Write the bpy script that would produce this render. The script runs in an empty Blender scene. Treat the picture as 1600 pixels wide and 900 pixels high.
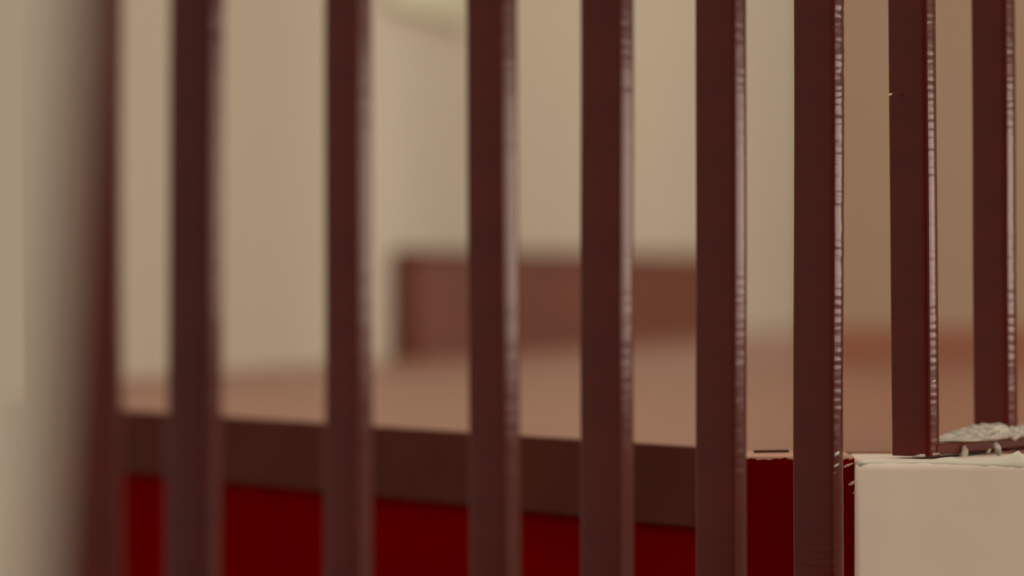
import bpy, bmesh, math, random
from mathutils import Vector, noise, Matrix

S = bpy.context.scene
C = S.collection

# ------------------------------------------------------------------ camera
CAM_H = 0.0775                      # height of the lens above the landing floor
LENS = 129.7
F = LENS / 36.0 * 1600.0            # focal length in pixels of the 1600x900 frame
cd = bpy.data.cameras.new('camera')
cam = bpy.data.objects.new('camera', cd); C.objects.link(cam)
cam.location = (0, 0, CAM_H); cam.rotation_euler = (math.pi / 2, 0, 0)
cd.lens = LENS; cd.sensor_width = 36.0; cd.clip_start = 0.02
cd.dof.use_dof = True; cd.dof.focus_distance = 1.655; cd.dof.aperture_fstop = 5.0
cd.dof.aperture_blades = 0
S.camera = cam

# ------------------------------------------------------------------ light
W = bpy.data.worlds.new('world'); S.world = W; W.use_nodes = True
bg = W.node_tree.nodes['Background']
bg.inputs[0].default_value = (1.0, 0.87, 0.73, 1); bg.inputs[1].default_value = 0.82

def area(name, loc, target, sx, sy, power, col):
    l = bpy.data.lights.new(name, 'AREA'); l.shape = 'RECTANGLE'
    l.size = sx; l.size_y = sy; l.energy = power; l.color = col
    o = bpy.data.objects.new(name, l); C.objects.link(o)
    o.location = loc
    o.rotation_euler = (Vector(target) - Vector(loc)).to_track_quat('-Z', 'Y').to_euler()
    return o
# added unseen lamps: low strip for bar highlights, fill for the left wall
area('highlight_strip', (2.9, 2.6, 0.19), (-0.3, 2.6, 0.19), 2.2, 0.32, 11.5, (1.0, 0.75, 0.60))
area('hall_fill', (2.0, 4.8, 0.9), (0.1, 4.7, 0.3), 1.0, 1.2, 8.5, (1.0, 0.88, 0.74))

vs = S.view_settings
vs.view_transform = 'Standard'; vs.look = 'None'; vs.gamma = 1.0; vs.use_curve_mapping = False
vs.exposure = 0.0

# ------------------------------------------------------------------ helpers
def P(x, y, d):
    """a photograph pixel at distance d as a point of the place"""
    return Vector(((x - 800) / F * d, d, CAM_H - (y - 450) / F * d))
def GX(x, d): return (x - 800) / F * d

def mat(name, col, rough=0.6, spec=0.5, var=0.06, scale=30.0, bump=0.0, bscale=60.0, stretch=(1, 1, 1), coat=0.0, col2=None):
    m = bpy.data.materials.new(name); m.use_nodes = True
    n = m.node_tree.nodes; l = m.node_tree.links
    b = n['Principled BSDF']
    b.inputs['Roughness'].default_value = rough
    b.inputs['Specular IOR Level'].default_value = spec
    b.inputs['Coat Weight'].default_value = coat
    b.inputs['Coat Roughness'].default_value = 0.12
    tc = n.new('ShaderNodeTexCoord')
    mp = n.new('ShaderNodeMapping'); mp.inputs['Scale'].default_value = stretch
    l.new(tc.outputs['Object'], mp.inputs['Vector'])
    nz = n.new('ShaderNodeTexNoise'); nz.inputs['Scale'].default_value = scale; nz.inputs['Detail'].default_value = 5
    l.new(mp.outputs[0], nz.inputs['Vector'])
    rp = n.new('ShaderNodeValToRGB')
    rp.color_ramp.elements[0].position = 0.3; rp.color_ramp.elements[1].position = 0.7
    c2 = col2 or tuple(min(1, c * (1 + var)) for c in col)
    rp.color_ramp.elements[0].color = tuple(c * (1 - var) for c in col) + (1,)
    rp.color_ramp.elements[1].color = tuple(c2) + (1,)
    l.new(nz.outputs['Fac'], rp.inputs[0]); l.new(rp.outputs[0], b.inputs['Base Color'])
    if bump > 0:
        n2 = n.new('ShaderNodeTexNoise'); n2.inputs['Scale'].default_value = bscale; n2.inputs['Detail'].default_value = 3
        l.new(mp.outputs[0], n2.inputs['Vector'])
        bp = n.new('ShaderNodeBump'); bp.inputs['Strength'].default_value = bump; bp.inputs['Distance'].default_value = 0.001
        l.new(n2.outputs['Fac'], bp.inputs['Height']); l.new(bp.outputs[0], b.inputs['Normal'])
    return m

M = {
 'wall':   mat('cream_wall_paint', (0.67, 0.645, 0.525), 0.85, 0.2, 0.02, 3, 0.15, 90),
 'wall_shaded':  mat('shaded_wall_paint', (0.49, 0.375, 0.27), 0.85, 0.2, 0.02, 3, 0.15, 90),  # wall paint darkened: the right wall's shade is put into its colour
 'floor':  mat('terracotta_floor', (0.350, 0.147, 0.094), 0.38, 0.5, 0.06, 8, 0.05, 40),
 'skirt':  mat('terracotta_skirting', (0.40, 0.17, 0.10), 0.6, 0.4, 0.05, 10),
 'nosing': mat('dark_brown_nosing', (0.075, 0.014, 0.006), 0.7, 0.08, 0.12, 20, 0.2, 60),
 'red':    mat('deep_red_paint', (0.155, 0.0003, 0.0002), 0.85, 0.0, 0.08, 25, 0.2, 80),
 'pinkish':mat('pink_plaster', (0.62, 0.36, 0.26), 0.8, 0.2, 0.08, 60, 0.3, 120),
 'bar':    mat('brown_gloss_enamel', (0.092, 0.0075, 0.0025), 0.15, 0.17, 0.10, 18, 0.05, 55, (1, 1, 5)),
 'white':  mat('white_masonry_paint', (0.90, 0.775, 0.64), 0.75, 0.2, 0.02, 40, 0.12, 130),
 'rim':    mat('fresh_white_paint', (0.76, 0.73, 0.59), 0.6, 0.25, 0.02, 40, 0.25, 160),
 'plaster':mat('grey_white_plaster', (0.36, 0.31, 0.25), 0.6, 0.3, 0.3, 260, 0.6, 300, col2=(0.80, 0.73, 0.62)),
 'panel':  mat('brown_wood_panel', (0.20, 0.060, 0.036), 0.5, 0.3, 0.12, 4, 0.2, 20, (1, 1, 6)),
 'plate':  mat('pale_green_white', (0.88, 0.95, 0.72), 0.4, 0.4, 0.01),
 'ground': mat('red_brown_ground', (0.10, 0.02, 0.014), 0.8, 0.1, 0.1, 10),
 'dark_strip':  mat('dark_strip_brown', (0.05, 0.02, 0.012), 0.9, 0.1, 0.1),
}

def link(name, me, m, parent=None):
    o = bpy.data.objects.new(name, me); C.objects.link(o)
    if m and not me.materials: me.materials.append(M[m])
    if parent: o.parent = parent
    return o
def from_bm(name, bm, m, parent=None, smooth=False):
    bmesh.ops.recalc_face_normals(bm, faces=bm.faces)
    me = bpy.data.meshes.new(name); bm.to_mesh(me); bm.free()
    if smooth: me.shade_smooth()
    return link(name, me, m, parent)
def struct(o): o['kind'] = 'structure'; return o
def tag(o, label, cat, group=None):
    o['label'] = label; o['category'] = cat
    if group: o['group'] = group
    return o

def prism(poly, z0, z1, bevel=0.0, seg=2):
    """a footprint [(x,y)...] raised from z0 to z1"""
    bm = bmesh.new()
    lo = [bm.verts.new((x, y, z0)) for x, y in poly]
    hi = [bm.verts.new((x, y, z1)) for x, y in poly]
    n = len(poly)
    bm.faces.new(lo[::-1]); bm.faces.new(hi)
    for i in range(n):
        bm.faces.new((lo[i], lo[(i + 1) % n], hi[(i + 1) % n], hi[i]))
    if bevel > 0:
        bmesh.ops.recalc_face_normals(bm, faces=bm.faces)
        bmesh.ops.bevel(bm, geom=list(bm.edges), offset=bevel, segments=seg, profile=0.5, affect='EDGES')
    return bm

# ------------------------------------------------------------------ structure
# edge of the raised landing: from the near corner to the far left
corner = Vector((GX(1166, 1.773), 1.773))
far = Vector((GX(200, 2.352), 2.352))
edir = (far - corner).normalized()
enorm = Vector((-edir.y, edir.x)); enorm = -enorm if enorm.y > 0 else enorm   # towards the camera
eL = corner + edir * 3.2
wl0, wl1 = Vector((-0.332, 3.193)), Vector((0.5247, 6.877))      # foot of the left wall
wd = (wl1 - wl0).normalized(); wn = Vector((wd.y, -wd.x))      # normal into the room
wA = wl0 - wd * 0.6; wB = wl1 + wd * 2.5
BY = 1.665; BLK_END = 1.745; bx0 = GX(1343, BY); bx1 = bx0 + 0.45   # white block
END_Y = 1.69                                                   # red end of the low wall beside the white block
RW_Y = 3.887

# landing floor slab
fl = [tuple(corner), (GX(1152, END_Y), BLK_END), (3.6, BLK_END), (3.6, 8.9), (-3.2, 8.9), tuple(eL)]
struct(from_bm('floor', prism(fl, -0.04, 0.0), 'floor'))
# dark nosing band under the floor edge
nb = [corner + enorm * 0.002, corner - enorm * 0.02, eL - enorm * 0.02, eL + enorm * 0.002]
struct(from_bm('trim_1', prism([tuple(p) for p in nb], -0.0400, -0.0006, 0.0008), 'nosing'))
# red low wall below it
rb = [corner - enorm * 0.003, corner - enorm * 0.12, eL - enorm * 0.12, eL - enorm * 0.003]
struct(from_bm('wall_front', prism([tuple(p) for p in rb], -0.9, -0.0400), 'red'))
# lower ground
struct(from_bm('floor_lower', prism([(-7, -7), (7, -7), (7, 2.4), (-7, 6)], -0.95, -0.9), 'ground'))
# left wall and right wall
o = [wA, wB, wB - wn * 0.2, wA - wn * 0.2]
struct(from_bm('wall_left', prism([tuple(p) for p in o], 0.0, 2.6), 'wall'))
rx = GX(1272, RW_Y)
struct(from_bm('wall_right', prism([(rx, RW_Y), (3.6, RW_Y), (3.6, RW_Y + 0.16), (rx, RW_Y + 0.16)], 0.0, 2.6, 0.004), 'wall_shaded'))
struct(from_bm('baseboard_right', prism([(rx - 0.006, RW_Y - 0.009), (3.6, RW_Y - 0.009), (3.6, RW_Y), (rx - 0.006, RW_Y)], 0.0, 0.037, 0.002), 'skirt'))
# back of the hall
struct(from_bm('wall_back', prism([(-0.2, 8.7), (3.6, 8.7), (3.6, 8.85), (-0.2, 8.85)], 0.0, 2.6), 'wall_shaded'))

# white plaster jamb close to the lens, its face leaning a little
def jamb():
    d1 = 0.58; d0 = 0.50
    bm = bmesh.new()
    def xe(z):           # leaning edge
        y = 450 - (z - CAM_H) * F / d1
        return GX(116 - 54 * (y / 900.0), d1)
    zs = [-0.9, -0.3, CAM_H - 0.06, CAM_H, CAM_H + 0.06, 0.5, 1.4]
    rings = []
    for z in zs:
        zz = max(CAM_H - 0.2, min(CAM_H + 0.2, z))
        x = xe(zz)
        rings.append([bm.verts.new(v) for v in ((x, d0 + 0.004, z), (x, d1 - 0.004, z), (x - 0.004, d1, z), (-0.30, d1, z), (-0.30, d0, z), (x - 0.004, d0, z))])
    for a, b in zip(rings, rings[1:]):
        for i in range(6):
            bm.faces.new((a[i], a[(i + 1) % 6], b[(i + 1) % 6], b[i]))
    bm.faces.new(rings[0][::-1]); bm.faces.new(rings[-1])
    return bm
struct(from_bm('wall_near', jamb(), 'wall'))

# red end of the low wall, with a strip of bare pink plaster on top
def ragged_box(x0, x1, y0, y1, z0, z1, amp, seed, n=40):
    """box whose front top edge wanders like a hand-painted line"""
    bm = bmesh.new(); rows = []
    for i in range(n + 1):
        t = i / n; x = x0 + (x1 - x0) * t
        dz = amp * (noise.noise(Vector((x * 260, seed, 0))) + 0.6 * noise.noise(Vector((x * 700, seed, 3))))
        rows.append([bm.verts.new(v) for v in ((x, y0, z0), (x, y0, z1 + dz), (x, y1, z1 + dz), (x, y1, z0))])
    for a, b in zip(rows, rows[1:]):
        for i in range(4):
            bm.faces.new((a[i], b[i], b[(i + 1) % 4], a[(i + 1) % 4]))
    bm.faces.new(rows[0][::-1]); bm.faces.new(rows[-1])
    return bm
ztop = CAM_H - (713 - 450) / F * END_Y
we = struct(from_bm('wall_end', prism([(GX(1152, END_Y), END_Y), (bx0, END_Y), (bx0, BLK_END), (GX(1152, END_Y), BLK_END)], -0.9, ztop, 0.0006), 'pinkish'))
from_bm('red_paint', ragged_box(GX(1151, END_Y), bx0 - 0.0001, END_Y - 0.0012, END_Y - 0.0001, -0.9, ztop - 0.0012, 0.0016, 4.0, 90), 'red', we)
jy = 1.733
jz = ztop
from_bm('dark_line', prism([(GX(1176, jy), jy - 0.010), (GX(1232, jy), jy - 0.004), (GX(1233, jy), jy + 0.004), (GX(1177, jy), jy - 0.001)], jz - 0.002, jz + 0.0010, 0.0003), 'dark_strip', we)  # thin dark strip lying on top of the end wall

# ------------------------------------------------------------------ railing
A0, D0 = 1.25, 0.0595
ang = math.radians(57.2)
t = Vector((math.cos(ang), math.sin(ang))); n = Vector((math.sin(ang), -math.cos(ang)))
rail = bpy.data.objects.new('metal_railing', None); C.objects.link(rail)
rail.location = (0.02, 1.5, -0.9)
tag(rail, 'dark brown gloss painted metal railing of upright flat bars in front of the red wall', 'railing')

BASE = Vector(rail.location)
def bar(u, k, w, th, ztopp, zbot, lean=0.0, bev=(0.0012, 0.0010, 0.0030, 0.0012), seed=0, ripple=0.00005):
    d = A0 * (1 + D0 * k)
    L = Vector((GX(u, d), d))
    c = [L, L + n * w, L + n * w + t * th, L + t * th]
    ctr = sum(c, Vector((0, 0))) / 4
    bm = bmesh.new()
    v0, v1 = max(zbot, -0.07), 0.24
    zs = [zbot + (v0 - zbot) * i / 12 for i in range(12)] if zbot < v0 - 0.01 else []
    zs += [v0 + (v1 - v0) * i / 320 for i in range(320)] + [v1 + (ztopp - v1) * i / 8 for i in range(9)]
    # rounded rectangle section, the rear outer corner rounder to shape a dark sliver
    BV = bev
    sec = []
    for i in range(4):
        bev = BV[i]
        p = c[i]; a = (c[i - 1] - p).normalized(); b = (c[(i + 1) % 4] - p).normalized()
        cc = p + (a + b) * bev
        for q in range(4):
            th_ = q / 3 * math.pi / 2
            sec.append(cc - b * bev * math.cos(th_) - a * bev * math.sin(th_))
    # order: going from edge a to edge b
    rings = []
    for z in zs:
        r = []
        wob = Vector((noise.noise(Vector((seed * 7.1, z * 9, 0))), noise.noise(Vector((seed * 3.7, z * 9, 5))))) * 0.0004
        sh = lean * (CAM_H - z)
        for p in sec:
            f_ = (p - ctr).dot(n) / (w / 2)
            rp = ripple * max(0, f_) * (noise.noise(Vector((seed * 2.3, (z - (p - L).dot(t) * 0.45) * 520, 1))) + 0.6 * noise.noise(Vector((seed, z * 130, 9)))) if f_ > 0.5 else 0
            r.append(bm.verts.new((p.x + n.x * rp + wob.x + sh - BASE.x, p.y + n.y * rp + wob.y - BASE.y, z - BASE.z)))
        rings.append(r)
    m = len(sec)
    for a, b in zip(rings, rings[1:]):
        for i in range(m):
            bm.faces.new((a[i], a[(i + 1) % m], b[(i + 1) % m], b[i]))
    bm.faces.new(rings[0][::-1]); bm.faces.new(rings[-1])
    o = from_bm('bar', bm, 'bar', rail)
    o.data.shade_smooth()
    o.data.set_sharp_from_angle(angle=math.radians(35))
    return o, d, L

TOP = 0.62
RZ = CAM_H - (712 - 450) / F * 1.696          # foot of the bars on the white block
specs = [  # pixel of the left corner, place in the row, face width, thickness, lean
 (260, 0, 0.0182, 0.0095, -0.008), (505, 1, 0.0152, 0.0112, 0.0), (729, 2, 0.0168, 0.0126, 0.006), (905.5, 3, 0.0192, 0.0122, 0.0),
 (1085.5, 4, 0.0194, 0.0120, 0.0), (1238.5, 5, 0.0205, 0.0112, 0.0), (1390.5, 6, 0.0200, 0.0116, 0.010), (1519, 7, 0.0186, 0.0126, 0.006)]
bars = []
for i, (u, k, w, th, ln) in enumerate(specs):
    bars.append(bar(u, k, w, th, TOP, -0.9 if i < 6 else RZ, ln, seed=i + 1, ripple=0.00020 if i == 5 else (0.00009 if i > 5 else 0.00006)))
# broad end post next to the jamb
d_post = 1.20
pw = 0.036
post_u = 188 - 142
pl, _, _ = bar(post_u, (d_post / A0 - 1) / D0, pw, 0.004, TOP, -0.9, 0.0, (0.001,) * 4, seed=20)
pl.name = 'end_post'
pl['label'] = 'broad end post beside the blurred white jamb'
# top rail well above the view
q0 = Vector((GX(post_u, d_post), d_post)); q1 = bars[-1][2] + t * 0.1
def rel(bm):
    for v in bm.verts: v.co -= BASE
    return bm
from_bm('top_rail', rel(prism([tuple(q0 - n * 0.004), tuple(q0 + n * 0.03), tuple(q1 + n * 0.03), tuple(q1 - n * 0.004)], TOP, TOP + 0.012, 0.002)), 'bar', rail)
# bottom rail standing on the white block
L7 = bars[6][2]; L8 = bars[7][2]
b0 = L7 + t * 0.006 + n * 0.010; b1 = b0 + t * ((1.90 - b0.y) / t.y)
br = from_bm('bottom_rail', rel(prism([tuple(b0 - n * 0.006), tuple(b0 + n * 0.011), tuple(b1 + n * 0.011), tuple(b1 - n * 0.006)], RZ + 0.0006, RZ + 0.0056, 0.0008)), 'bar', rail)

# ------------------------------------------------------------------ lumps of plaster and paint
def blob(name, c, r, rotv, m, parent, seed, amp=0.35, freq=2.0, sub=3):
    bm = bmesh.new(); bmesh.ops.create_icosphere(bm, subdivisions=sub, radius=1.0)
    R = Matrix.Rotation(rotv[2], 3, 'Z') @ Matrix.Rotation(rotv[1], 3, 'Y') @ Matrix.Rotation(rotv[0], 3, 'X')
    for v in bm.verts:
        p = v.co.copy()
        k = 1 + amp * noise.noise(p * freq + Vector((seed * 5.3, seed, 0))) + amp * 0.5 * noise.noise(p * freq * 2.7 + Vector((seed, 0, seed * 2)))
        q = Vector((p.x * r[0], p.y * r[1], p.z * r[2])) * k
        v.co = R @ q + Vector(c) - (BASE if parent in RAILSET else Vector((0, 0, 0)))
    return from_bm(name, bm, m, parent, True)
RAILSET = [rail, br] + [b[0] for b in bars]

random.seed(3)
def lump(x, y, d, wpx, hpx, tilt, seed, name='plaster_lump', depth=None, m='plaster', parent=None, amp=0.35, freq=2.0):
    c = P(x, y, d); s = d / F
    return blob(name, c, (wpx / 2 * s, (depth or min(wpx, hpx * 1.6)) / 2 * s, hpx / 2 * s), (0, -tilt, 0), m, parent or br, seed, amp, freq)
# rough mound lying along the rail and round the foot of the last bar
def interp(x, pts):
    for (a, ya), (b, yb) in zip(pts, pts[1:]):
        if x <= b: return ya + (yb - ya) * max(0, (x - a)) / (b - a)
    return pts[-1][1]
def mound():
    bm = bmesh.new(); rows = []
    N, K = 130, 18
    s0, s1 = 0.014, 0.160
    for i in range(N + 1):
        s_ = s0 + (s1 - s0) * i / N
        c = b0 + t * s_
        h = interp(s_, [(0.014, 0.0), (0.034, 0.0008), (0.052, 0.0020), (0.058, 0.0030), (0.064, 0.0046), (0.078, 0.0056), (0.092, 0.0048), (0.100, 0.0034), (0.115, 0.0030), (0.130, 0.0042), (0.16, 0.001)])
        wdt = interp(s_, [(0.014, 0.001), (0.022, 0.008), (0.03, 0.012), (0.05, 0.014), (0.07, 0.0115), (0.15, 0.010)])
        row = []
        for j in range(K):
            th_ = 2 * math.pi * j / K
            cx, cz = math.cos(th_), math.sin(th_)
            p = c + n * (0.002 + wdt * cx)
            z = RZ + 0.0062 + (h * cz if cz > 0 else 0.0012 * cz)
            # slanting trowel ridges and crumbs
            q = Vector((s_ * 330 - z * 320, cx * 2.0, z * 120))
            a_ = 0.0030 * (abs(noise.noise(q)) - 0.2) + 0.0014 * noise.noise(Vector((s_ * 900, cx * 5, z * 700)))
            amp = min(1, h / 0.003)
            row.append(bm.verts.new((p.x + n.x * a_ * cx * amp, p.y + n.y * a_ * cx * amp, z + (a_ * amp if cz > -0.1 else 0.6 * a_ * amp))))
        rows.append(row)
    for a, b in zip(rows, rows[1:]):
        for j in range(K):
            bm.faces.new((a[j], a[(j + 1) % K], b[(j + 1) % K], b[j]))
    bm.faces.new(rows[0][::-1]); bm.faces.new(rows[-1])
    return rel(bm)
from_bm('plaster_mound', mound(), 'plaster', br, True)
lump(1557, 676, 1.745, 14, 20, -0.35, 6, m='rim')
for i in range(12):
    x = random.uniform(1492, 1590)
    lump(x, 684 - 12 * max(0, 1 - abs(x - 1548) / 42) + random.uniform(-3, 3), 1.742, random.uniform(7, 15), random.uniform(2.5, 4), random.uniform(0.4, 0.9), 30 + i, name='plaster_streak', m='rim' if i % 2 == 0 else 'plaster')
# drips below the rail
lump(1506, 708, 1.712, 12, 23, -0.15, 8, name='plaster_drip', m='plaster')
lump(1498, 706, 1.714, 9, 10, 0.6, 9, name='plaster_drip')
lump(1559, 702, 1.722, 10, 22, 0.25, 10, name='plaster_drip')
lump(1545, 705, 1.718, 9, 4, 0.8, 11, name='plaster_drip')
lump(1447, 711, 1.688, 44, 5, 0.12, 12, name='plaster_smear', amp=0.2, m='plaster')

# paint spots and chips on the bars
def spot(i, x, y, d, w, h, tilt, seed):
    c = P(x, y, d); s = d / F
    return blob('paint_spot', c, (w / 2 * s, 0.0006, h / 2 * s), (0, -tilt, 0), 'rim', bars[i][0], seed, 0.4, 2.0, 2)
spot(5, 1308, 709, 1.607, 10, 5, 0.7, 51)
spot(5, 1307, 727, 1.607, 9, 3, 0.6, 52)
spot(6, 1391, 148, 1.690, 8, 4, 0.5, 53)
spot(6, 1459, 596, 1.679, 7, 3, 0.6, 54)

# ------------------------------------------------------------------ white block
bz = CAM_H - (721 - 450) / F * BY
def block_mesh():
    bm = prism([(bx0, BY), (bx1, BY), (bx1, BLK_END), (bx0, BLK_END)], -0.9, bz)
    bmesh.ops.bevel(bm, geom=[e for e in bm.edges if not all(v.co.z < -0.89 for v in e.verts)], offset=0.0045, segments=5, profile=0.5, affect='EDGES')
    return bm
blk = bpy.data.objects.new('plaster_block', None); C.objects.link(blk); blk.location = (bx0 + 0.1, BY + 0.1, -0.9)
tag(blk, 'white painted masonry block at lower right, under the foot of the railing', 'block')
bb = Vector(blk.location)
def relb(bm):
    for v in bm.verts: v.co -= bb
    return bm
body = from_bm('body', relb(block_mesh()), 'white', blk)
body.data.shade_smooth(); body.data.set_sharp_from_angle(angle=math.radians(30))
# thick fresh paint along the top edge and the upper left corner
def rim_mesh():
    bm = bmesh.new(); rows = []
    N = 150
    for i in range(N + 1):
        x = bx0 + 0.0005 + (bx1 - bx0 - 0.001) * i / N
        f = (x - bx0) / 0.075
        wob = noise.noise(Vector((x * 190, 2.0, 0))) + 0.5 * noise.noise(Vector((x * 520, 7.0, 0)))
        drop = 0.0030 + 0.0036 * min(1.4, max(0, f - 0.35)) + 0.0010 * wob
        lip = 0.0008 + 0.0007 * noise.noise(Vector((x * 240, 9.0, 1)))
        top = bz + lip + 0.0012 * max(0, f - 0.5) + 0.0007 * max(0, wob)
        R_ = 0.0046; up = 0.0004 + 0.0003 * wob
        ux = x / BY * F + 800
        hump = sum(hh * math.exp(-((ux - cc) / ww) ** 2) for cc, ww, hh in ((1478, 11, 0.0016), (1494, 7, 0.0012), (1562, 16, 0.0010), (1590, 17, 0.0034), (1660, 30, 0.0025)))
        hump *= 1 + 0.5 * wob
        amax = 90.0; amin = max(2.0, min(60, 62 - 13000 * (drop - 0.002)))
        prof = []
        for q in range(6):
            a_ = math.radians(amin + (amax - amin) * q / 5)
            e_ = (up + hump * (q / 5) ** 2) if q else -0.0002
            prof.append((x, BY + R_ - (R_ + e_) * math.cos(a_), bz - R_ + (R_ + e_) * math.sin(a_)))
        prof += [(x, BY + 0.02, bz - 0.0012), (x, BY + 0.0085, bz - 0.006)]
        rows.append([bm.verts.new(v) for v in prof])
    for a, b in zip(rows, rows[1:]):
        for j in range(8):
            bm.faces.new((a[j], b[j], b[(j + 1) % 8], a[(j + 1) % 8]))
    bm.faces.new(rows[0][::-1]); bm.faces.new(rows[-1])
    return bm
from_bm('paint_rim', relb(rim_mesh()), 'rim', blk, True)
for i, (x, y, w, h, tl) in enumerate([(1334, 754, 18, 6, 0.5), (1338, 768, 12, 4, 0.6), (1338, 742, 10, 4, 0.7), (1325, 727, 16, 4, 0.4)]):
    c = P(x, y, END_Y - 0.002); s = END_Y / F
    o = blob('brush_stroke', c, (w / 2 * s, 0.0008, h / 2 * s), (0, -tl, 0), 'pinkish', blk, 60 + i, 0.35, 2.0, 2)
    for v in o.data.vertices: v.co -= bb
# ------------------------------------------------------------------ things on the landing
# where a pixel column meets the left wall
def on_wall(x, off=0.0):
    k = (x - 800) / F
    p0 = wl0 + wn * off
    s = (p0.x - k * p0.y) / (k * wd.y - wd.x)
    return p0 + wd * s
pa, pb = on_wall(653, 0.03), on_wall(1128, 0.03)
def panel_mesh(a, b, off0, off1, za0, za1, zb0, zb1, bev):
    bm = bmesh.new()
    vs_ = []
    for p, z0, z1 in ((a, za0, za1), (b, zb0, zb1)):
        for off in (off0, off1):
            for z in (z0, z1):
                q = p + wn * off; vs_.append(bm.verts.new((q.x, q.y, z)))
    for f in ((0, 1, 3, 2), (4, 6, 7, 5), (0, 4, 5, 1), (2, 3, 7, 6), (1, 5, 7, 3), (0, 2, 6, 4)):
        bm.faces.new([vs_[i] for i in f])
    bmesh.ops.recalc_face_normals(bm, faces=bm.faces)
    bmesh.ops.bevel(bm, geom=list(bm.edges), offset=bev, segments=2, profile=0.5, affect='EDGES')
    return bm
pan = bpy.data.objects.new('low_wooden_panel', None); C.objects.link(pan)
tag(pan, 'long low brown wooden panel standing on the floor along the cream wall, out of focus', 'panel')
from_bm('board', panel_mesh(pa, pb, -0.028, 0.0, 0.0, 0.112, 0.0, 0.122, 0.003), 'panel', pan)
from_bm('cap', panel_mesh(pa - wd * 0.0, pb + wd * 0.0, -0.028, 0.003, 0.112, 0.120, 0.122, 0.131, 0.002), 'panel', pan)
from_bm('foot_strip', panel_mesh(pa, pb, 0.0, 0.004, 0.0, 0.016, 0.0, 0.016, 0.001), 'panel', pan)

# pale fixture on the wall, its lower end in view
fc = on_wall(668, 0.0); fd = fc.y
fz = CAM_H + (450 - 29) / F * fd
fx = bpy.data.objects.new('wall_fixture', None); C.objects.link(fx); fx.location = (fc.x, fc.y, fz)
tag(fx, 'pale greenish white fixture on the cream wall, cut by the top edge of the view', 'fixture')
hw = 0.19
def plate(off0, off1, z0, z1, h, bev):
    a = -wd * h; b = wd * h
    bm = panel_mesh(a, b, off0, off1, z0, z1, z0, z1, bev)
    return bm
from_bm('backplate', plate(0.0, 0.008, 0.004, 0.2, hw * 0.96, 0.003), 'plate', fx)
from_bm('cover', plate(0.003, 0.011, 0.0, 0.21, hw, 0.004), 'plate', fx, True)
